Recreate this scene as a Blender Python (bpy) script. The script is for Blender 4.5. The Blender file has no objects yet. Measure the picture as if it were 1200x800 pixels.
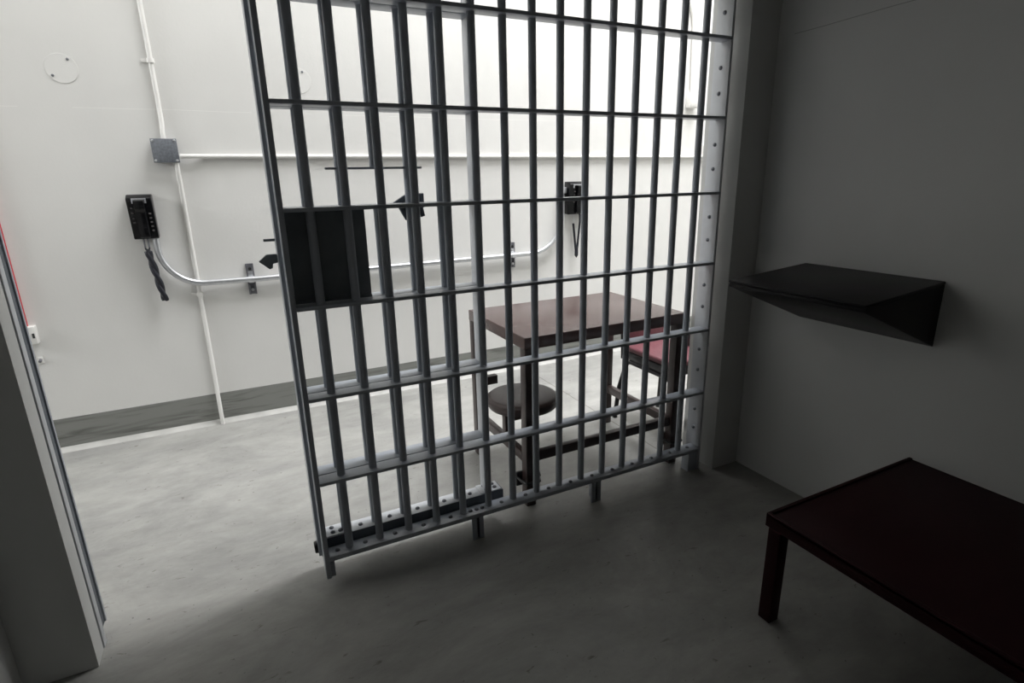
import bpy, bmesh, math, random
from mathutils import Vector, Matrix
random.seed(4)
S = bpy.context.scene
COL = S.collection
PI = math.pi

# ------------------------------------------------------------------ materials
def new_mat(name):
    m = bpy.data.materials.new(name); m.use_nodes = True
    nt = m.node_tree
    return m, nt, nt.nodes['Principled BSDF']

def paint(name, col, rough=.45, metal=0.0, var=.12, scale=9.0, bump=.0, spec=.5, coat=0.0):
    m, nt, b = new_mat(name)
    N, L = nt.nodes, nt.links
    tc = N.new('ShaderNodeTexCoord')
    n = N.new('ShaderNodeTexNoise'); n.inputs['Scale'].default_value = scale; n.inputs['Detail'].default_value = 5
    L.new(tc.outputs['Object'], n.inputs['Vector'])
    r = N.new('ShaderNodeValToRGB')
    r.color_ramp.elements[0].position = .3; r.color_ramp.elements[1].position = .7
    r.color_ramp.elements[0].color = tuple(c*(1-var) for c in col)+(1,)
    r.color_ramp.elements[1].color = tuple(min(1, c*(1+var)) for c in col)+(1,)
    L.new(n.outputs['Fac'], r.inputs['Fac']); L.new(r.outputs['Color'], b.inputs['Base Color'])
    b.inputs['Roughness'].default_value = rough; b.inputs['Metallic'].default_value = metal
    b.inputs['Specular IOR Level'].default_value = spec
    b.inputs['Coat Weight'].default_value = coat
    if bump:
        n2 = N.new('ShaderNodeTexNoise'); n2.inputs['Scale'].default_value = 220; n2.inputs['Detail'].default_value = 3
        L.new(tc.outputs['Object'], n2.inputs['Vector'])
        bp = N.new('ShaderNodeBump'); bp.inputs['Strength'].default_value = bump; bp.inputs['Distance'].default_value = .002
        L.new(n2.outputs['Fac'], bp.inputs['Height']); L.new(bp.outputs['Normal'], b.inputs['Normal'])
    return m

def wall_mat(name, col, seam_z=None, var=.035, seam_dark=.72, rough=.6):
    m, nt, b = new_mat(name)
    N, L = nt.nodes, nt.links
    tc = N.new('ShaderNodeTexCoord')
    n = N.new('ShaderNodeTexNoise'); n.inputs['Scale'].default_value = 2.2; n.inputs['Detail'].default_value = 6
    mp = N.new('ShaderNodeMapping'); mp.inputs['Scale'].default_value = (1, 1, .8)
    L.new(tc.outputs['Object'], mp.inputs['Vector']); L.new(mp.outputs['Vector'], n.inputs['Vector'])
    r = N.new('ShaderNodeValToRGB')
    r.color_ramp.elements[0].position = .3; r.color_ramp.elements[1].position = .7
    r.color_ramp.elements[0].color = tuple(c*(1-var) for c in col)+(1,)
    r.color_ramp.elements[1].color = tuple(min(1, c*(1+var)) for c in col)+(1,)
    L.new(n.outputs['Fac'], r.inputs['Fac'])
    out = r.outputs['Color']
    if seam_z is not None:
        sp = N.new('ShaderNodeSeparateXYZ'); L.new(tc.outputs['Object'], sp.inputs['Vector'])
        wob = N.new('ShaderNodeTexNoise'); wob.inputs['Scale'].default_value = 1.3
        L.new(tc.outputs['Object'], wob.inputs['Vector'])
        m1 = N.new('ShaderNodeMath'); m1.operation = 'MULTIPLY_ADD'; m1.inputs[1].default_value = .02
        L.new(wob.outputs['Fac'], m1.inputs[0]); L.new(sp.outputs['Z'], m1.inputs[2])
        m2 = N.new('ShaderNodeMath'); m2.operation = 'SUBTRACT'; m2.inputs[1].default_value = seam_z+.01
        L.new(m1.outputs[0], m2.inputs[0])
        m3 = N.new('ShaderNodeMath'); m3.operation = 'ABSOLUTE'; L.new(m2.outputs[0], m3.inputs[0])
        m4 = N.new('ShaderNodeMath'); m4.operation = 'LESS_THAN'; m4.inputs[1].default_value = .0013
        L.new(m3.outputs[0], m4.inputs[0])
        br = N.new('ShaderNodeTexNoise'); br.inputs['Scale'].default_value = 1.7
        L.new(tc.outputs['Object'], br.inputs['Vector'])
        m5 = N.new('ShaderNodeMath'); m5.operation = 'GREATER_THAN'; m5.inputs[1].default_value = .46
        L.new(br.outputs['Fac'], m5.inputs[0])
        m6 = N.new('ShaderNodeMath'); m6.operation = 'MULTIPLY'; L.new(m4.outputs[0], m6.inputs[0]); L.new(m5.outputs[0], m6.inputs[1])
        mx = N.new('ShaderNodeMixRGB'); mx.blend_type = 'MULTIPLY'
        L.new(m6.outputs[0], mx.inputs['Fac']); L.new(out, mx.inputs['Color1'])
        mx.inputs['Color2'].default_value = (seam_dark, seam_dark, seam_dark, 1)
        out = mx.outputs['Color']
    L.new(out, b.inputs['Base Color'])
    b.inputs['Roughness'].default_value = rough
    n2 = N.new('ShaderNodeTexNoise'); n2.inputs['Scale'].default_value = 90; n2.inputs['Detail'].default_value = 4
    L.new(tc.outputs['Object'], n2.inputs['Vector'])
    bp = N.new('ShaderNodeBump'); bp.inputs['Strength'].default_value = .12; bp.inputs['Distance'].default_value = .003
    L.new(n2.outputs['Fac'], bp.inputs['Height']); L.new(bp.outputs['Normal'], b.inputs['Normal'])
    return m

def floor_mat():
    m, nt, b = new_mat('polished_concrete')
    N, L = nt.nodes, nt.links
    tc = N.new('ShaderNodeTexCoord')
    def noise(scale, detail, rough=.6, stretch=(1, 1, 1), dist=0.0):
        mp = N.new('ShaderNodeMapping'); mp.inputs['Scale'].default_value = stretch
        L.new(tc.outputs['Object'], mp.inputs['Vector'])
        n = N.new('ShaderNodeTexNoise'); n.inputs['Scale'].default_value = scale; n.inputs['Detail'].default_value = detail
        n.inputs['Roughness'].default_value = rough; n.inputs['Distortion'].default_value = dist
        L.new(mp.outputs['Vector'], n.inputs['Vector']); return n
    def ramp(src, p0, c0, p1, c1):
        r = N.new('ShaderNodeValToRGB')
        r.color_ramp.elements[0].position = p0; r.color_ramp.elements[1].position = p1
        r.color_ramp.elements[0].color = c0+(1,); r.color_ramp.elements[1].color = c1+(1,)
        L.new(src.outputs['Fac'], r.inputs['Fac']); return r
    def mul(a, bb):
        x = N.new('ShaderNodeMixRGB'); x.blend_type = 'MULTIPLY'; x.inputs['Fac'].default_value = 1
        L.new(a.outputs['Color'], x.inputs['Color1']); L.new(bb.outputs['Color'], x.inputs['Color2']); return x
    a = ramp(noise(1.7, 10, .70, (.8, 1.4, 1), .5), .34, (.265, .263, .252), .68, (.425, .42, .395))
    bl = ramp(noise(9, 8, .7, (.6, 1.5, 1), .4), .3, (.84, .84, .83), .62, (1, 1, 1))
    c = ramp(noise(26, 4, .5, (.7, 1.7, 1), 1.2), .255, (.55, .53, .49), .33, (1, 1, 1))   # small dark scuffs
    d = ramp(noise(60, 2, .5), .24, (.5, .5, .5), .29, (1, 1, 1))
    x = mul(mul(mul(a, bl), c), d)
    sp = N.new('ShaderNodeSeparateXYZ'); L.new(tc.outputs['Object'], sp.inputs['Vector'])
    wb = noise(3.0, 3)
    def mth(op, p, q):
        mm = N.new('ShaderNodeMath'); mm.operation = op
        for i, val in enumerate((p, q)):
            if isinstance(val, (int, float)): mm.inputs[i].default_value = val
            elif val is not None: L.new(val, mm.inputs[i])
        return mm.outputs[0]
    off = mth('ADD', sp.outputs['X'], mth('MULTIPLY', wb.outputs['Fac'], .02))
    near = mth('LESS_THAN', mth('ABSOLUTE', mth('SUBTRACT', off, 1.742), None), .0035)
    ln = mth('MULTIPLY', near, mth('GREATER_THAN', sp.outputs['Y'], .1))
    jx = N.new('ShaderNodeMixRGB'); jx.blend_type = 'MULTIPLY'; L.new(ln, jx.inputs['Fac'])
    L.new(x.outputs['Color'], jx.inputs['Color1']); jx.inputs['Color2'].default_value = (.55, .54, .5, 1)
    x = jx
    L.new(x.outputs['Color'], b.inputs['Base Color'])
    rr = N.new('ShaderNodeMapRange'); rr.inputs['From Min'].default_value = .3; rr.inputs['From Max'].default_value = .7
    rr.inputs['To Min'].default_value = .30; rr.inputs['To Max'].default_value = .46
    L.new(noise(3.1, 6).outputs['Fac'], rr.inputs['Value']); L.new(rr.outputs['Result'], b.inputs['Roughness'])
    b.inputs['Specular IOR Level'].default_value = .28
    bp = N.new('ShaderNodeBump'); bp.inputs['Strength'].default_value = .10; bp.inputs['Distance'].default_value = .004
    L.new(noise(40, 5).outputs['Fac'], bp.inputs['Height']); L.new(bp.outputs['Normal'], b.inputs['Normal'])
    return m

def base_mat():
    m, nt, b = new_mat('grey_wall_base_paint')
    N, L = nt.nodes, nt.links
    tc = N.new('ShaderNodeTexCoord')
    mp = N.new('ShaderNodeMapping'); mp.inputs['Scale'].default_value = (1.3, 1, 16)
    n = N.new('ShaderNodeTexNoise'); n.inputs['Scale'].default_value = 2.6; n.inputs['Detail'].default_value = 7; n.inputs['Distortion'].default_value = .6
    L.new(tc.outputs['Object'], mp.inputs['Vector']); L.new(mp.outputs['Vector'], n.inputs['Vector'])
    r = N.new('ShaderNodeValToRGB')
    r.color_ramp.elements[0].position = .28; r.color_ramp.elements[1].position = .52
    r.color_ramp.elements[0].color = (.12, .12, .11, 1); r.color_ramp.elements[1].color = (.235, .24, .222, 1)
    L.new(n.outputs['Fac'], r.inputs['Fac']); L.new(r.outputs['Color'], b.inputs['Base Color'])
    b.inputs['Roughness'].default_value = .5
    return m

M = dict(
    back=wall_mat('cream_wall_paint', (.755, .748, .722), 1.76, seam_dark=1.12),
    cell=wall_mat('grey_cell_wall_paint', (.76, .765, .75), 1.905, seam_dark=.6),
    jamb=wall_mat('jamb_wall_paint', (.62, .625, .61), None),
    ceil=wall_mat('ceiling_paint', (.72, .72, .70), None),
    floor=floor_mat(), base=base_mat(),
    cove=paint('pale_sealant', (.46, .455, .43), .6),
    steel=paint('blue_grey_bar_paint', (.40, .43, .475), .30, 0, .06, 14, .12, .65),
    strip=paint('light_grey_steel_paint', (.60, .62, .645), .36, 0, .05, 14, .1),
    bolt=paint('dull_bolt_steel', (.22, .23, .25), .35, .4, .08, 30),
    black=paint('black_steel_paint', (.20, .225, .24), .5, 0, .15, 12, .1),
    tbl=paint('dark_brown_powder_coat', (.045, .030, .028), .3, 0, .10, 22, .2),
    top=paint('brown_table_top_coat', (.080, .048, .044), .25, 0, .07, 5, .1),
    bunk=paint('dark_maroon_steel_paint', (.022, .0045, .0060), .55, 0, .12, 6, .2, .12),
    shelf=paint('near_black_shelf_paint', (.009, .008, .0095), .42, 0, .10, 6, .1, .22),
    seat=paint('maroon_vinyl', (.17, .058, .07), .5, 0, .10, 60, .5),
    chairf=paint('black_chair_tube', (.016, .016, .018), .35),
    phone=paint('black_phone_plastic', (.005, .005, .006), .22, 0, .1, 10, 0, .3),
    cord=paint('black_cord_rubber', (.014, .015, .022), .38),
    key=paint('grey_phone_key', (.10, .09, .09), .4),
    chrome=paint('bright_phone_trim', (.55, .55, .58), .3, .6, .03),
    galv=paint('galvanised_steel', (.62, .63, .65), .30, .75, .07, 45),
    strut=paint('dull_zinc_strut', (.22, .22, .24), .42, .5, .12, 40),
    jbox=paint('grey_box_hammered_metal', (.20, .215, .24), .36, .25, .22, 90, .3),
    white=paint('white_conduit_paint', (.80, .79, .76), .42, 0, .03),
    red=paint('red_conduit_paint', (.55, .02, .03), .4),
    dark=paint('dark_hole', (.02, .02, .02), .6),
    jsteel=paint('dark_blue_grey_jamb_steel', (.10, .118, .14), .38, 0, .08, 12, .1),
)

# ------------------------------------------------------------------ mesh helpers
class MB:
    def __init__(s): s.bm = bmesh.new()
    def _add(s, verts, faces, smooth=False):
        vs = [s.bm.verts.new(v) for v in verts]
        out = []
        for f in faces:
            try:
                fc = s.bm.faces.new([vs[i] for i in f]); fc.smooth = smooth; out.append(fc)
            except ValueError: pass
        return vs, out
    def box(s, x0, x1, y0, y1, z0, z1, bev=0.0, mat=None, seg=2):
        v = [(x0, y0, z0), (x1, y0, z0), (x1, y1, z0), (x0, y1, z0), (x0, y0, z1), (x1, y0, z1), (x1, y1, z1), (x0, y1, z1)]
        if mat is not None: v = [mat @ Vector(p) for p in v]
        vs, fs = s._add(v, [(0, 3, 2, 1), (4, 5, 6, 7), (0, 1, 5, 4), (1, 2, 6, 5), (2, 3, 7, 6), (3, 0, 4, 7)])
        if bev:
            es = list({e for f in fs for e in f.edges})
            bmesh.ops.bevel(s.bm, geom=es, offset=bev, segments=seg, affect='EDGES', profile=.5)
        return s
    def prism(s, pts, axis, a0, a1, bev=0.0):
        # pts: 2-D outline; axis 'x','y','z' = extrusion direction
        def mk(p, a):
            return {'x': (a, p[0], p[1]), 'y': (p[0], a, p[1]), 'z': (p[0], p[1], a)}[axis]
        n = len(pts)
        v = [mk(p, a0) for p in pts]+[mk(p, a1) for p in pts]
        f = [tuple(range(n)), tuple(range(2*n-1, n-1, -1))]+[(i, i+n, (i+1) % n+n, (i+1) % n) for i in range(n)]
        vs, fs = s._add(v, f)
        bmesh.ops.recalc_face_normals(s.bm, faces=fs)
        if bev:
            es = list({e for q in fs for e in q.edges})
            bmesh.ops.bevel(s.bm, geom=es, offset=bev, segments=2, affect='EDGES', profile=.5)
        return s
    def cyl(s, p, q, r, seg=24, r2=None, cap=True):
        p, q = Vector(p), Vector(q); d = (q-p).normalized()
        u = d.orthogonal().normalized(); w = d.cross(u)
        r2 = r if r2 is None else r2
        v = []
        for c, rr in ((p, r), (q, r2)):
            for i in range(seg):
                a = 2*PI*i/seg
                v.append(c+u*math.cos(a)*rr+w*math.sin(a)*rr)
        vs, fs = s._add(v, [(i, (i+1) % seg, (i+1) % seg+seg, i+seg) for i in range(seg)], True)
        if cap:
            s.bm.faces.new(list(reversed(vs[:seg]))); s.bm.faces.new(vs[seg:])
        return s
    def tube(s, path, r, seg=12, closed=False):
        P = [Vector(p) for p in path]; n = len(P)
        rings = []; prev = None
        for i in range(n):
            if closed: t = (P[(i+1) % n]-P[i-1]).normalized()
            else: t = (P[min(i+1, n-1)]-P[max(i-1, 0)]).normalized()
            if prev is None: u = t.orthogonal().normalized()
            else: u = (prev-t*prev.dot(t)).normalized()
            prev = u; w = t.cross(u)
            rr = r[i] if isinstance(r, (list, tuple)) else r
            rings.append([s.bm.verts.new(P[i]+u*math.cos(2*PI*k/seg)*rr+w*math.sin(2*PI*k/seg)*rr) for k in range(seg)])
        m = n if closed else n-1
        for i in range(m):
            a, b = rings[i], rings[(i+1) % n]
            for k in range(seg):
                f = s.bm.faces.new((a[k], a[(k+1) % seg], b[(k+1) % seg], b[k])); f.smooth = True
        if not closed:
            s.bm.faces.new(list(reversed(rings[0]))); s.bm.faces.new(rings[-1])
        return s
    def lathe(s, prof, c, axis='z', seg=40, ring=False):
        # prof: (radius, height) list, closed at both ends when radius 0
        rings = []
        for (r, hh) in prof:
            ring = []
            for k in range(seg):
                a = 2*PI*k/seg
                x, y = r*math.cos(a), r*math.sin(a)
                p = {'z': (x, y, hh), 'y': (x, hh, y), 'x': (hh, x, y)}[axis]
                ring.append(s.bm.verts.new(Vector(c)+Vector(p)))
            rings.append(ring)
        fs = []
        for a, b in list(zip(rings, rings[1:]))+([(rings[-1], rings[0])] if ring else []):
            for k in range(seg):
                f = s.bm.faces.new((a[k], a[(k+1) % seg], b[(k+1) % seg], b[k])); f.smooth = True; fs.append(f)
        if not ring:
            fs.append(s.bm.faces.new(list(reversed(rings[0])))); fs.append(s.bm.faces.new(rings[-1]))
        bmesh.ops.recalc_face_normals(s.bm, faces=fs)
        return s
    def build(s, name, mat, parent=None, at=None):
        """links ONE mesh object; vertices are given in world space, the origin goes to AT (or the parent's place)"""
        me = bpy.data.meshes.new(name)
        org = Vector(at) if at is not None else Vector((0, 0, 0))
        if parent is not None:
            w = Vector(parent['_w']) if '_w' in parent else Vector((0, 0, 0))
            loc = org-w if at is not None else Vector((0, 0, 0))
            if at is None: org = w
        else: loc = org
        bmesh.ops.translate(s.bm, verts=s.bm.verts, vec=-org)
        s.bm.normal_update(); s.bm.to_mesh(me); s.bm.free()
        me.materials.append(mat)
        o = bpy.data.objects.new(name, me); COL.objects.link(o)
        if parent is not None: o.parent = parent
        o.location = loc
        o['_w'] = tuple(org)
        try: me.set_sharp_from_angle(angle=math.radians(38))
        except Exception: pass
        return o

def tag(o, label, cat, group=None):
    o['label'] = label; o['category'] = cat
    if group: o['group'] = group
    return o
def thing(name, label, cat, loc, group=None):
    o = bpy.data.objects.new(name, None); COL.objects.link(o); o.location = loc
    o.empty_display_size = .1; o['_w'] = tuple(loc)
    return tag(o, label, cat, group)
def struct(o): o['kind'] = 'structure'; return o
def dup(src, parent, world):
    c = src.copy(); COL.objects.link(c); c.parent = parent
    c.location = Vector(world)-Vector(parent['_w']); c['_w'] = tuple(world)
    return c
def arc(c, r, a0, a1, n, plane='xz', third=0.0):
    out = []
    for i in range(n+1):
        a = a0+(a1-a0)*i/n
        x, y = c[0]+r*math.cos(a), c[1]+r*math.sin(a)
        out.append((x, third, y) if plane == 'xz' else (x, y, third))
    return out

# ------------------------------------------------------------------ dimensions (metres)
U = .11                 # bar spacing
EYE = 1.377
YB = 1.76               # back wall of the day room
RAILZ = [1.891, 1.599, 1.303, 1.006, .705, .402, .113]
XR = 1.985              # right wall of the cell
XL = -.828              # left wall of the cell
YC = -.06               # cell-side face of the front wall
YD = .145               # day-room face of the front wall
XJ = -.652              # left reveal of the opening
XP = 1.823              # right reveal of the opening
HC = 2.55               # cell ceiling
HD = 6.5                # day-room ceiling
ZH = 2.12               # underside of the header over the grille
YK = -3.0               # wall behind the camera
DX0, DX1 = -6.0, 5.2

# ------------------------------------------------------------------ room shell
struct(MB().box(DX0, DX1, YK-.15, YB+.15, -.12, 0).build('floor', M['floor']))
struct(MB().box(DX0, DX1, YB, YB+.15, 0, HD).build('wall_back', M['back']))
ZR = 2.75               # top of the cell block; the hall is open above it
YU = -1.6               # far side of the hall above the cells
struct(MB().box(DX0-.15, DX0, YD, YB+.15, 0, HD).box(DX0-.15, DX0, YU, YD, ZR, HD).build('wall_left', M['back']))
struct(MB().box(DX1, DX1+.15, YD, YB+.15, 0, HD).box(DX1, DX1+.15, YU, YD, ZR, HD).build('wall_right', M['back']))
struct(MB().box(DX0-.15, DX1+.15, YU-.15, YU, ZR, HD).build('wall_upper', M['back']))
struct(MB().box(DX0-.15, DX1+.15, YU-.15, YB+.15, HD, HD+.12).build('ceiling', M['ceil']))
struct(MB().box(XL-.2, XL, YK, YC, 0, HC).build('wall_cell_left', M['cell']))
struct(MB().box(XR, XR+.2, YK, YC, 0, HC).build('wall_cell_right', M['cell']))
struct(MB().box(XL-.2, XR+.2, YK-.15, YK, 0, HC).build('wall_cell_rear', M['cell']))
struct(MB().box(DX0-.15, DX1+.15, YK-.15, YC, HC, ZR).build('ceiling_cell', M['ceil']))
# front wall of the cell: left pier, right pier, header
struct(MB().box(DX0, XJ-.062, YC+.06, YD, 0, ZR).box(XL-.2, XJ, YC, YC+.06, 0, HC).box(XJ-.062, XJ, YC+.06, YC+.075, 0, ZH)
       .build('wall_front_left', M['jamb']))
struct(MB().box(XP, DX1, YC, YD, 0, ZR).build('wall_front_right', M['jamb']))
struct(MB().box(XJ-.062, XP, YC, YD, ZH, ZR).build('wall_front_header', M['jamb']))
# painted base band and pale sealant at its foot
struct(MB().box(DX0, DX1, YB-.004, YB, .012, .186).build('baseboard_back', M['base']))
cv = MB(); cv.prism([(YB, 0), (YB-.030, 0), (YB-.022, .005), (YB-.010, .016), (YB-.0045, .024), (YB, .024)], 'x', DX0, DX1)
struct(cv.build('trim_1', M['cove']))

# steel receiving channel on the left reveal of the opening
def jamb_channel():
    t = thing('door_jamb_channel', 'dark blue grey steel channel on the left wall end, facing the bars', 'door jamb', (XJ, .03, 0))
    MB().box(XJ-.058, XJ+.004, .018, .048, 0.0, ZH, .002).build('frame_flange', M['strip'], t)
    MB().box(XJ-.058, XJ+.003, .0485, .0775, 0.05, ZH, .002).build('channel_web', M['jsteel'], t)
    MB().box(XJ-.058, XJ+.007, .078, .091, 0.05, ZH, .002).build('channel_lip', M['steel'], t)
jamb_channel()

# ------------------------------------------------------------------ bolts
def bolt_master(name, parent, at, axis):
    mb = MB()
    if axis == 'z': mb.lathe([(.0085, 0), (.0085, .002), (.0072, .0055), (.004, .0078), (.0008, .0085)], at, 'z', 14)
    elif axis == '-x': mb.lathe([(.0085, 0), (.0085, -.002), (.0072, -.0055), (.004, -.0078), (.0008, -.0085)], at, 'x', 14)
    return mb.build(name, M['bolt'], parent, at)

BR = .0138
# ------------------------------------------------------------------ fixed grille
grille = thing('cell_bar_grille', 'long fixed grille of fifteen round grey bars bolted to the right pier', 'cell bars', (.9, 0, 0))
bar0 = MB().cyl((U, 0, .119), (U, 0, ZH-.005), BR, 28).build('bar', M['steel'], grille, (U, 0, .119))
for i in range(2, 16):
    dup(bar0, grille, (i*U, 0, .119))
GX0, GX1 = .034, 1.758
rails = []
for k, z in enumerate(RAILZ):
    t = .0115
    if k == 6:
        rl = MB().box(GX0, GX1, -.036, .026, z-.012, z+.006, .0015).build('rail', M['steel'], grille, (GX0, 0, z))
        rb = bolt_master('bolt', rl, (U*.5+.012, -.006, z+.006), 'z')
        for i in range(1, 16):
            dup(rb, rl, ((i+.5)*U, -.006, z+.006))
        for dx in (-.026, .024):
            dup(rb, rl, (5.5*U+dx, -.006, z+.006))
    else:
        rl = MB().box(GX0, GX1, -.035, .025, z-.006, z+.006, .0015).build('rail', M['steel'], grille, (GX0, 0, z))
    rails.append(rl)
MB().box(.017, .0335, -.037, .026, .035, ZH, .002).build('end_plate', M['steel'], grille)
MB().box(.034, .050, -.024, .016, 0.032, .1005, .001).build('foot', M['steel'], grille)
sp = MB().box(GX1, GX1+.012, -.028, .058, .0, ZH, .0015).build('mounting_plate', M['strip'], grille, (GX1, 0, 0))
zs = []
for a, b in zip(RAILZ, RAILZ[1:]):
    zs += [b+(a-b)*.33, b+(a-b)*.66]
zs += [RAILZ[0]+.10, RAILZ[0]+.2]
sb = bolt_master('bolt', sp, (GX1, .016, zs[0]), '-x')
for z in zs[1:]: dup(sb, sp, (GX1, .016, z))
for z in zs:
    MB().cyl((GX1+.0122, .047, z), (XP+.001, .047, z), .007, 12).build('anchor_stud', M['bolt'], sp)   # studs carrying the plate off the pier
for x in (.600, 1.165):
    MB().box(x-.006, x+.006, -.030, .020, .006, .101, .001).box(x-.024, x+.024, -.030, -.020, .0, .101, .001).build('foot', M['steel'], grille)
MB().box(1.700, 1.756, -.025, .020, 0, .101, .001).build('foot', M['steel'], grille)

# ------------------------------------------------------------------ sliding door layer behind it
YR = .064
door = thing('sliding_cell_door', 'sliding barred door pushed open behind the left half of the grille, with lock plate', 'cell door', (.35, YR, 0))
DXA, DXB = .0205, .668
b0 = MB().cyl((U, YR, .150), (U, YR, ZH-.02), BR, 28).build('bar', M['steel'], door, (U, YR, .150))
for i in (2, 4, 5):
    dup(b0, door, (i*U, YR, .150))
MB().cyl((3*U, YR, .150), (3*U, YR, 1.303), BR, 28).build('bar', M['steel'], door)
MB().cyl((3*U, YR, 1.4225), (3*U, YR, ZH-.02), BR, 28).build('bar', M['steel'], door)
for k, z in enumerate(RAILZ[:6]):
    MB().box(DXA, DXB, .030, .098, z-.006, z+.006, .0015).build('rail', M['steel'], door)
MB().box(.006, .020, .030, .100, .09, ZH-.01, .002).build('end_plate', M['steel'], door)
MB().box(DXB, DXB+.013, .032, .100, .15, ZH-.01, .002).build('end_plate', M['strip'], door)
ch = MB().box(.016, .742, .034, .044, .082, .150, .001).box(.016, .742, .044, .100, .143, .150, .001).box(.016, .742, .093, .100, .082, .143, .001)\
    .build('bottom_channel', M['jsteel'], door, (.016, .06, .082))
cap = MB().box(.034, .655, .0345, .100, .150, .152, .0005).build('channel_top', M['strip'], door, (.034, .06, .150))
cb = bolt_master('bolt', ch, (.165, .062, .152), 'z')
for x in (.275, .385, .495, .605): dup(cb, ch, (x, .062, .152))
for x in (.036, .646):
    pl = MB().box(x, x+.088, .034, .101, .152, .1575, .001).build('corner_plate', M['strip'], door, (x, .06, .152))
    p0 = bolt_master('bolt', pl, (x+.028, .052, .1575), 'z'); dup(p0, pl, (x+.028, .082, .1575))
    if x > .5:
        dup(p0, pl, (x+.066, .054, .1575)); dup(p0, pl, (x+.066, .082, .1575))
        MB().box(.6825, .690, .050, .085, .158, .225, .001).build('bracket_upright', M['strip'], pl, (x, .06, .1575))
    else:
        dup(p0, pl, (x+.055, .052, .1575))
MB().lathe([(.020, -.012), (.022, -.009), (.022, .009), (.020, .012)], (.008, .06, .112), 'x', 22).build('roller', M['chairf'], door)
# lock plate (a shallow box between the third and fourth rails)
lk = MB().box(.0335, .279, .0305, .036, 1.0125, 1.2965, .001).build('lock_plate', M['black'], door, (.15, .03, 1.01))
MB().box(.0335, .279, .0245, .0300, 1.0125, 1.022, .001).build('plate_lip', M['black'], lk)
MB().prism([(.0055, 1.170), (-.024, 1.170), (-.049, 1.150), (-.020, 1.124), (-.011, 1.128), (-.009, 1.141), (.0055, 1.143)], 'y', .058, .074, .002).build('latch_hook', M['black'], door)
MB().box(-.027, .0055, .062, .070, 1.209, 1.217, .001).build('locking_pin', M['black'], door)
MB().box(.177, .487, .055, .073, 1.4175, 1.4245, .001).build('food_port_bar', M['steel'], door)
# paddle latch right of the food port
MB().prism([(.390, 1.310), (.400, 1.298), (.455, 1.322), (.470, 1.322), (.470, 1.338), (.445, 1.340), (.425, 1.331)], 'y', .079, .095, .002)\
    .box(.432, .452, .079, .093, 1.305, 1.335, .002).prism([(.404, 1.298), (.490, 1.298), (.497, 1.262), (.482, 1.258), (.470, 1.285), (.448, 1.254), (.428, 1.250)], 'y', .079, .092, .002)\
    .box(.476, .496, .079, .093, 1.290, 1.338, .002).build('port_latch', M['jsteel'], door)

# ------------------------------------------------------------------ day-room table with fixed stool
TX0, TX1, TY0, TY1, TZ = .874, 1.722, .076, .668, .768
table = thing('fixed_steel_table', 'dark brown steel table with square legs standing just behind the bars', 'table', (1.3, .37, 0))
MB().box(TX0, TX1, TY0, TY1, TZ-.052, TZ, .004, seg=3).build('table_top', M['top'], table)
LW = .046
for ix, x in enumerate((TX0+.002, TX1-LW-.002)):
    for iy, y in enumerate((TY0+.002, TY1-LW-.002)):
        lg = MB().box(x, x+LW, y, y+LW, 0, TZ-.052, .003).build('leg', M['tbl'], table)
        if iy == 0:
            sx = -1 if ix == 0 else 1
            a = x+LW/2
            fm = MB().box(a-.048, a+.040, y+LW, y+LW+.012, .085, .150, .001)
            fm.tube([(a-.040, y+LW+.006, .125), (a-.042, y+.012, .125), (a-.030, y-.018, .123), (a+.002, y-.024, .122), (a+.030, y-.018, .123), (a+.043, y+.012, .125), (a+.043, y+LW+.006, .125)], .007, 10)
            fm.build('leg_clamp', M['chairf'], lg)
            MB().prism([(a+.024, .12), (a+.058, .12), (a+.030, .235), (a+.024, .235)], 'y', y+.018, y+.026, .001).build('leg_gusset', M['chairf'], lg)
zl = .205
MB().box(TX0+.049, TX1-.049, TY0+.010, TY0+.040, zl, zl+.042, .002).build('stretcher', M['tbl'], table)
MB().box(TX0+.010, TX0+.040, TY0+.049, TY1-.049, zl-.012, zl+.030, .002).build('stretcher', M['tbl'], table)
MB().box(TX1-.040, TX1-.010, TY0+.049, TY1-.049, zl-.012, zl+.030, .002).build('stretcher', M['tbl'], table)
MB().box(TX0+.049, TX0+.130, TY1-.040, TY1-.006, .372, .418, .003).build('bracket_stub', M['tbl'], table)
SC = Vector((.985, .318, .0))
arm = MB().box(TX0+.012, TX0+.030, .300, .336, zl+.031, .345, .002)
arm.box(TX0+.0305, SC.x+.02, .300, .336, .308, .344, .003).cyl((SC.x, SC.y, .344), (SC.x, SC.y, .392), .018, 20)
arm = arm.build('stool_arm', M['tbl'], table)
MB().lathe([(.150, .372), (.158, .376), (.165, .388), (.168, .402), (.166, .414), (.158, .421), (.145, .4235), (.07, .4225), (.002, .422)], (SC.x, SC.y, 0), 'z', 64)\
    .build('stool_seat', M['tbl'], table)

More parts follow.
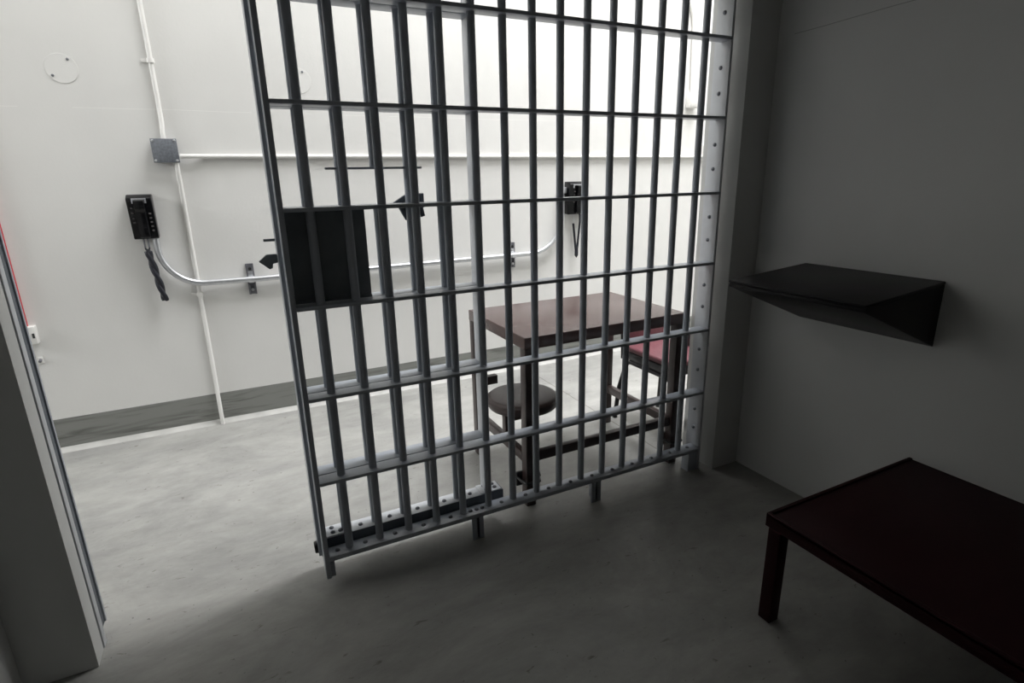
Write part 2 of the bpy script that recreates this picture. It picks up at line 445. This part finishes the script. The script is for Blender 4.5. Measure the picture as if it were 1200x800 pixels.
# ------------------------------------------------------------------ maroon chair right of the table
chair = thing('vinyl_side_chair', 'black tube framed chair with maroon vinyl seat at the right end of the table', 'chair', (2.0, .42, 0))
CX0, CX1, CY0, CY1, CZ = 1.80, 2.10, .235, .620, .460
st = MB(); st.box(CX0, CX1, CY0, CY1, CZ-.034, CZ, .014, seg=4); st.build('seat', M['seat'], chair)
MB().box(CX0+.002, CX1-.002, CY0+.002, CY1-.002, CZ-.085, CZ-.0342, .014, seg=3).build('seat_pan', M['chairf'], chair)
bk = MB(); bk.box(CX0+.005, CX1-.005, -.016, .016, 0, .165, .013, Matrix.Translation((0, CY1+.012, CZ+.005)) @ Matrix.Rotation(-.12, 4, 'X'), 4)
bk.build('backrest', M['seat'], chair)
for x in (CX0+.012, CX1-.012):
    sg = -1 if x < 1.95 else 1
    MB().tube([(x+sg*.028, CY1+.05, .012), (x+sg*.018, CY1+.03, .20), (x, CY1-.005, .345), (x, CY1-.04, .366), (x, .43, .366)], .013, 12)\
        .cyl((x+sg*.028, CY1+.05, 0), (x+sg*.028, CY1+.05, .014), .016, 14).build('leg', M['chairf'], chair)
    MB().tube([(x+sg*.028, CY0-.055, .012), (x+sg*.018, CY0-.035, .20), (x, CY0+.005, .345), (x, CY0+.04, .366), (x, .4285, .366)], .013, 12)\
        .cyl((x+sg*.028, CY0-.055, 0), (x+sg*.028, CY0-.055, .014), .016, 14).build('leg', M['chairf'], chair)
    MB().tube([(x, CY1+.032, .37), (x, CY1+.036, .47), (x, CY1+.050, .60)], .010, 12).build('back_post', M['chairf'], chair)
MB().prism([(.265, .446), (.460, .446), (.460, .500), (.395, .570), (.265, .600)], 'x', CX1+.0005, CX1+.014, .003).build('side_panel', M['chairf'], chair)

# ------------------------------------------------------------------ back-wall fittings
def conduit(name, label, path, r, mat, straps=(), axis='z'):
    t = thing(name, label, 'conduit', path[0])
    MB().tube(path, r, 14).build('pipe', mat, t)
    for p in straps:
        if axis == 'z':
            mb = MB().box(p[0]-.042, p[0]-r-.002, YB-.008, YB, p[1]-.009, p[1]+.009, .001)
        else:
            mb = MB().box(p[0]-.009, p[0]+.009, YB-.004, YB, p[1]+r+.002, p[1]+.03, .001)
        mb.lathe([(r+.0005, -.011), (r+.0055, -.010), (r+.0055, .010), (r+.0005, .011)], (p[0], YB-r-.002, p[1]), 'z' if axis == 'z' else 'x', 16, True)
        mb.build('strap', mat, t)
    return t
RC = .0115
yc = YB-RC-.0015
yo = YB-.030
conduit('wall_conduit', 'white painted conduit rising from the grey junction box up the back wall',
        [(-.352, yc, HD), (-.352, yc, 1.80), (-.353, yc, 1.70), (-.356, yo, 1.645), (-.356, yo, 1.6136)], RC, M['white'], [(-.352, 1.987)])
conduit('wall_conduit', 'white painted conduit running from the grey junction box down to the floor',
        [(-.318, yo, 1.5005), (-.318, yo, 1.45), (-.318, yc, 1.40), (-.320, yc, .25), (-.320, YB-.0315, .18), (-.320, YB-.0315, .0)], RC, M['white'], [(-.319, .790)])
conduit('wall_conduit', 'white painted horizontal conduit from the grey junction box towards the right pier',
        [(-.2955, yo, 1.530), (-.24, yo, 1.530), (-.18, yc, 1.530), (3.28, yc, 1.520), (3.389, yc, 1.520)], RC, M['white'], (), 'x')
conduit('wall_conduit', 'white painted conduit dropping into the small white box beside the right pier',
        [(3.08, yc, 2.72), (3.17, yc, 2.60), (3.205, yc, 2.52), (3.218, yc, 2.44), (3.222, yc, 2.30), (3.235, yc, 1.985)], .0105, M['white'], ())

jb = thing('junction_box', 'square grey hammered metal junction box with four corner screws on back wall', 'junction box', (-.358, YB, 1.557))
MB().box(-.414, -.302, YB-.046, YB, 1.501, 1.613, .002).build('box_body', M['strut'], jb)
jc = MB().box(-.417, -.299, YB-.050, YB-.0462, 1.498, 1.616, .001).build('cover_plate', M['jbox'], jb, (-.358, YB-.05, 1.557))
s0 = None
for dx in (-.049, .049):
    for dz in (-.049, .049):
        p = (-.358+dx, YB-.050, 1.557+dz)
        if s0 is None: s0 = MB().lathe([(.0062, 0), (.006, -.002), (.003, -.0035), (.0006, -.0036)], p, 'y', 12).build('screw', M['galv'], jc, p)
        else: dup(s0, jc, p)
def white_box(x0, x1, z0, z1, label):
    t = thing('junction_box', label, 'junction box', ((x0+x1)/2, YB, z0))
    MB().box(x0, x1, YB-.05, YB, z0, z1, .004, seg=3).build('box_body', M['white'], t)
    MB().box(x0+.006, x1-.006, YB-.054, YB-.0502, z0+.006, z1-.006, .0015).build('cover_plate', M['white'], t)
white_box(3.195, 3.285, 1.880, 1.984, 'small white box at the foot of the short conduit, upper right behind the bars')
white_box(3.390, 3.470, 1.490, 1.615, 'white painted box at the right end of the horizontal conduit, beside pier')

def round_cover(x, z, label, kind):
    t = thing('round_cover_plate', label, 'cover plate', (x, YB, z), 'round blank covers on the back wall')
    pl = MB().lathe([(.066, 0), (.066, -.0012), (.0652, -.0022), (.002, -.0022)], (x, YB, z), 'y', 48).build('plate', M['back'], t, (x, YB, z))
    for a in ((.93, -2.45) if kind == 0 else (1.1, -2.2)):
        p = (x+.052*math.cos(a), YB-.0022, z+.052*math.sin(a))
        MB().lathe([(.006, 0), (.006, -.003), (.003, -.0045), (.0006, -.0046)], p, 'y', 12).build('screw', M['bolt'], t)
round_cover(-.727, 1.932, 'round wall coloured cover plate with two screws, left of the rising conduit', 0)
round_cover(.348, 1.932, 'round wall coloured cover plate half hidden behind the leftmost bars', 1)

# wall phones
def phone(x0, x1, z0, z1, label, style):
    w = x1-x0; xc = (x0+x1)/2
    t = thing('wall_phone', label, 'phone', (xc, YB, z0), 'black wall phones')
    d0, d1 = .085, .055
    mb = MB().prism([(YB, z0+.004), (YB, z1), (YB-d0*.55, z1), (YB-d0, z1-.018), (YB-d1, z0+.004), (YB-d1+.01, z0)], 'x', x0, x1, .005)
    body = mb.build('phone_body', M['phone'], t, (xc, YB, z0))
    def face(z, off=0): return YB-(d1+(d0-d1)*(z-z0)/(z1-.018-z0))-off
    # bright cradle trim across the top
    MB().box(x0+.024, x1-.024, face(z1-.020)-.0045, face(z1-.020)+.002, z1-.026, z1-.0185, .001).box(x0+.024, x0+.032, face(z1-.03)-.0045, face(z1-.03)+.002, z1-.044, z1-.0262, .001).box(x1-.032, x1-.024, face(z1-.03)-.0045, face(z1-.03)+.002, z1-.044, z1-.0262, .001).build('cradle_trim', M['chrome'], body)
    hw = .024
    za, zb = z0+.006, z1-.024
    hs = MB()
    hs.prism([(face(za, .004), za), (face(za, .034), za+.004), (face(za+.05, .032), za+.050), (face(za+.06, .026), za+.065),
              (face(zb-.06, .026), zb-.065), (face(zb-.05, .034), zb-.050), (face(zb, .036), zb-.006), (face(zb, .004), zb)], 'x', xc-hw, xc+hw, .007)
    hs.build('handset', M['phone'], t)
    for sx, zz in ((1, (.135, .112, .090, .068, .045)), (-1, (.165, .140, .112, .090))):
        for i, dz in enumerate(zz):
            z = z0+dz*(z1-z0)/.235
            MB().box(xc+sx*.038-.005, xc+sx*.038+.005, face(z)-.004, face(z)+.001, z-.004, z+.004, .001).build('button', M['key'], body)
    if style == 0:
        pts = lambda ph: [(xc-.008+.010*k/24+.0075*math.cos(ph+k/24*PI*3.0)+.026*k/24, YB-.045+.0075*math.sin(ph+k/24*PI*3.0), z0-.060-.275*k/24) for k in range(25)]
        cd = MB()
        cd.tube([(xc-.016, YB-.045, z0+.002), (xc-.016, YB-.045, z0-.05)]+pts(0)[1:], [.004, .004]+[.0125]*23+[.009], 10)
        cd.tube([(xc+.002, YB-.045, z0+.002), (xc+.002, YB-.045, z0-.05)]+pts(PI)[1:], [.004, .004]+[.0125]*23+[.009], 10)
        tip = pts(0)[-1]
        cd.build('cord', M['cord'], t)
        for dx in (-.016, .002):
            MB().cyl((xc+dx, YB-.045, z0-.045), (xc+dx, YB-.045, z0+.001), .0046, 12).build('cord_sleeve', M['strut'], t)
    else:
        a, bt, c = (xc-.024, YB-.04, z0-.065), (xc+.006, YB-.04, z0-.312), (xc+.034, YB-.04, z0-.045)
        P = []
        for k in range(21):
            s = k/20
            if s < .5: q = Vector(a).lerp(Vector(bt), s*2)
            else: q = Vector(bt).lerp(Vector(c), s*2-1)
            q.y = YB-.04-.0*s; P.append(q)
        P[9] = Vector((bt[0]-.006, YB-.04, bt[2]+.012)); P[10] = Vector((bt[0], YB-.04, bt[2]+.002)); P[11] = Vector((bt[0]+.006, YB-.04, bt[2]+.012))
        MB().tube(P+[(xc+.036, YB-.035, z0-.01), (xc+.036, YB-.03, z0+.002)], .0085, 10).build('cord', M['cord'], t)
        lk = MB()
        for j in range(3):
            zc = z0-.012-.018*j
            lk.tube([(xc-.018+.004*math.cos(q)*(1 if j % 2 else .4), YB-.04+.004*math.cos(q)*(.4 if j % 2 else 1), zc+.011*math.sin(q)) for q in [2*PI*i/12 for i in range(12)]], .0018, 6, True)
        lk.build('cord_chain', M['galv'], t)
phone(-.571, -.458, 1.114, 1.342, 'black wall phone with twisted hanging cord, left of the barred door', 0)
phone(2.096, 2.250, 1.121, 1.352, 'black wall phone with narrow cord loop, seen through the bars above table', 1)

# galvanised conduit joining the phones
yg = YB-.034
path = [(-.478, yg, 1.1135), (-.478, yg, 1.075)]
path += [(x, y, z) for x, y, z in [(-.478+.205*(1-math.cos(a)), yg, 1.062-.207*math.sin(a)) for a in [PI/2*i/14 for i in range(15)]]]
path += [(.0, yg, .852), (.8, yg, .855), (1.80, yg, .862)]
path += [(1.80+.255*math.sin(a), yg, .862+.255*(1-math.cos(a))) for a in [PI/2*i/14 for i in range(1, 15)]]
path += [(2.057, yg, 1.18), (2.058, YB-.027, 1.23), (2.060, YB-.027, 1.271)]
gc = thing('metal_conduit', 'bare galvanised conduit curving along the back wall between the two phones', 'conduit', (.8, yg, .855))
MB().tube(path, .0165, 16).build('pipe', M['galv'], gc)
MB().box(2.040, 2.088, YB-.046, YB, 1.2715, 1.315, .004).build('end_box', M['galv'], gc)
def strut(x, z, label):
    t = thing('strut_bracket', label, 'bracket', (x, YB, z-.09), 'pipe brackets on the back wall')
    b = MB()
    b.box(x-.021, x+.021, YB-.004, YB, z-.090, z+.088, .0008)
    b.box(x-.021, x-.018, YB-.016, YB-.004, z-.090, z+.088).box(x+.018, x+.021, YB-.016, YB-.004, z-.090, z+.088)
    b.box(x-.018, x-.010, YB-.0165, YB-.0135, z-.090, z+.088).box(x+.010, x+.018, YB-.0165, YB-.0135, z-.090, z+.088)
    b.build('channel', M['strut'], t)
    c = MB(); c.lathe([(.0167, -.015), (.020, -.014), (.020, .014), (.0167, .015)], (x, yg, z), 'x', 20, True)
    c.box(x-.012, x+.012, YB-.022, YB-.017, z+.020, z+.046, .001); c.build('pipe_clamp', M['galv'], t)
    for dz, m in ((.060, 'dark'), (-.062, 'galv')):
        MB().lathe([(.009, -.0165), (.009, -.023), (.0008, -.0235)], (x, YB, z+dz), 'y', 6).build('bolt', M[m], t)
strut(-.046, .852, 'short zinc strut bracket clamping the bare conduit, left of the barred door')
strut(1.655, .861, 'short zinc strut bracket clamping the bare conduit behind the bars, over the table')

# red conduit and pale boxes at the far left
rc = conduit('red_conduit', 'thin red painted vertical conduit on back wall at the left edge', [(-1.113, yc-.008, HD), (-1.113, yc-.008, .712)], .010, M['red'], [(-1.113, 2.6)])
sw = thing('outlet_box', 'small white outlet box with dark socket at the foot of the red conduit', 'outlet', (-1.106, YB, .61))
MB().box(-1.138, -1.076, YB-.042, YB, .618, .7115, .004, seg=3).build('box_body', M['white'], sw)
MB().box(-1.092, -1.082, YB-.0445, YB-.0422, .650, .675, .001).build('socket', M['dark'], sw)
hk = thing('wall_hook', 'tiny pale metal stub on the wall under the white outlet box', 'hook', (-1.095, YB, .51))
MB().box(-1.105, -1.085, YB-.004, YB, .505, .54, .001).build('backplate', M['white'], hk)
MB().cyl((-1.095, YB-.0042, .525), (-1.095, YB-.022, .520), .007, 12).build('peg', M['strut'], hk)

# ------------------------------------------------------------------ cell furniture
sh = thing('wall_shelf', 'near black wedge shaped steel shelf fixed to the right cell wall', 'shelf', (XR, -.57, .795))
X0 = 1.53
ya, yb = -.328, -.845
def wedge(y0f, y1f, y0w, y1w, zf0, zf1, zw0, zw1):
    v = [(X0, y0f, zf0), (X0, y1f, zf0), (XR, y1w, zw0), (XR, y0w, zw0), (X0, y0f, zf1), (X0, y1f, zf1), (XR, y1w, zw1), (XR, y0w, zw1)]
    mb = MB(); vs, fs = mb._add(v, [(0, 1, 2, 3), (7, 6, 5, 4), (4, 5, 1, 0), (5, 6, 2, 1), (6, 7, 3, 2), (7, 4, 0, 3)])
    bmesh.ops.recalc_face_normals(mb.bm, faces=fs)
    bmesh.ops.bevel(mb.bm, geom=mb.bm.edges[:], offset=.003, segments=2, affect='EDGES', profile=.5)
    return mb
wedge(ya, yb, -.305, -.822, .988, .9985, 1.012, 1.0225).build('shelf_top', M['shelf'], sh)
wedge(ya-.001, yb+.001, -.306, -.821, .975, .9878, .795, 1.0118).build('support_box', M['shelf'], sh)

bunk = thing('steel_bunk', 'low dark maroon steel bunk bed standing against the right cell wall', 'bed', (1.61, -1.8, 0))
BX0, BY0, BY1, BZ = 1.243, -.815, -2.78, .372
MB().box(BX0, XR, BY1, BY0, BZ-.010, BZ-.002, .001).build('bed_panel', M['bunk'], bunk)
MB().box(BX0, BX0+.012, BY1, BY0, BZ-.042, BZ+.003, .0015).build('edge_rail', M['bunk'], bunk)
MB().box(BX0+.0121, XR, BY0-.012, BY0, BZ-.042, BZ+.003, .0015).build('edge_rail', M['bunk'], bunk)
MB().box(BX0+.0121, XR, BY1, BY1+.012, BZ-.042, BZ+.003, .0015).build('edge_rail', M['bunk'], bunk)
for x in (BX0+.0125, XR-.055):
    for y in (BY0-.0125, BY1+.058):
        MB().box(x-.012, x+.030, y-.042, y, 0, BZ-.0425, .002).build('leg', M['bunk'], bunk)

# ------------------------------------------------------------------ light
def area(name, loc, sx, sy, power, col=(1, 1, 1), rot=(0, 0, 0), spread=180):
    l = bpy.data.lights.new(name, 'AREA'); l.shape = 'RECTANGLE'; l.size = sx; l.size_y = sy
    l.energy = power; l.color = col; l.spread = math.radians(spread)
    o = bpy.data.objects.new(name, l); COL.objects.link(o); o.location = loc; o.rotation_euler = rot
    return o
area('skylight', (3.0, .12, HD-.02), 3.6, 2.1, 280, (.975, .98, 1.0), spread=110)
# tall window at the left end of the hall, facing along it
area('end_window', (DX0+.03, .45, 3.0), 2.2, 2.4, 290, (.965, .975, 1.0), (0, math.radians(-78), 0))
w = bpy.data.worlds.new('world'); S.world = w; w.use_nodes = True
w.node_tree.nodes['Background'].inputs['Color'].default_value = (.8, .85, .9, 1)
w.node_tree.nodes['Background'].inputs['Strength'].default_value = .0

# ------------------------------------------------------------------ camera
cd = bpy.data.cameras.new('camera'); cam = bpy.data.objects.new('camera', cd); COL.objects.link(cam)
yaw, pit, roll = math.radians(26.16), math.radians(16.246), math.radians(-1.248)
f = Vector((math.sin(yaw)*math.cos(pit), math.cos(yaw)*math.cos(pit), -math.sin(pit)))
r = Vector((math.cos(yaw), -math.sin(yaw), 0)); u = r.cross(f)
r2 = r*math.cos(roll)+u*math.sin(roll); u2 = u*math.cos(roll)-r*math.sin(roll)
m = Matrix.Identity(4)
for i in range(3):
    m[i][0], m[i][1], m[i][2] = r2[i], u2[i], -f[i]
m.translation = Vector((-.111, -1.816, EYE))
cam.matrix_world = m
cd.sensor_fit = 'HORIZONTAL'; cd.sensor_width = 36; cd.lens = 36*652.0/1200; cd.clip_start = .02
S.camera = cam
for o in bpy.data.objects:
    if '_w' in o: del o['_w']
vs = S.view_settings
S.display_settings.display_device = 'sRGB'
vs.view_transform = 'Standard'; vs.look = 'None'; vs.gamma = 1; vs.use_curve_mapping = False; vs.exposure = 0.0
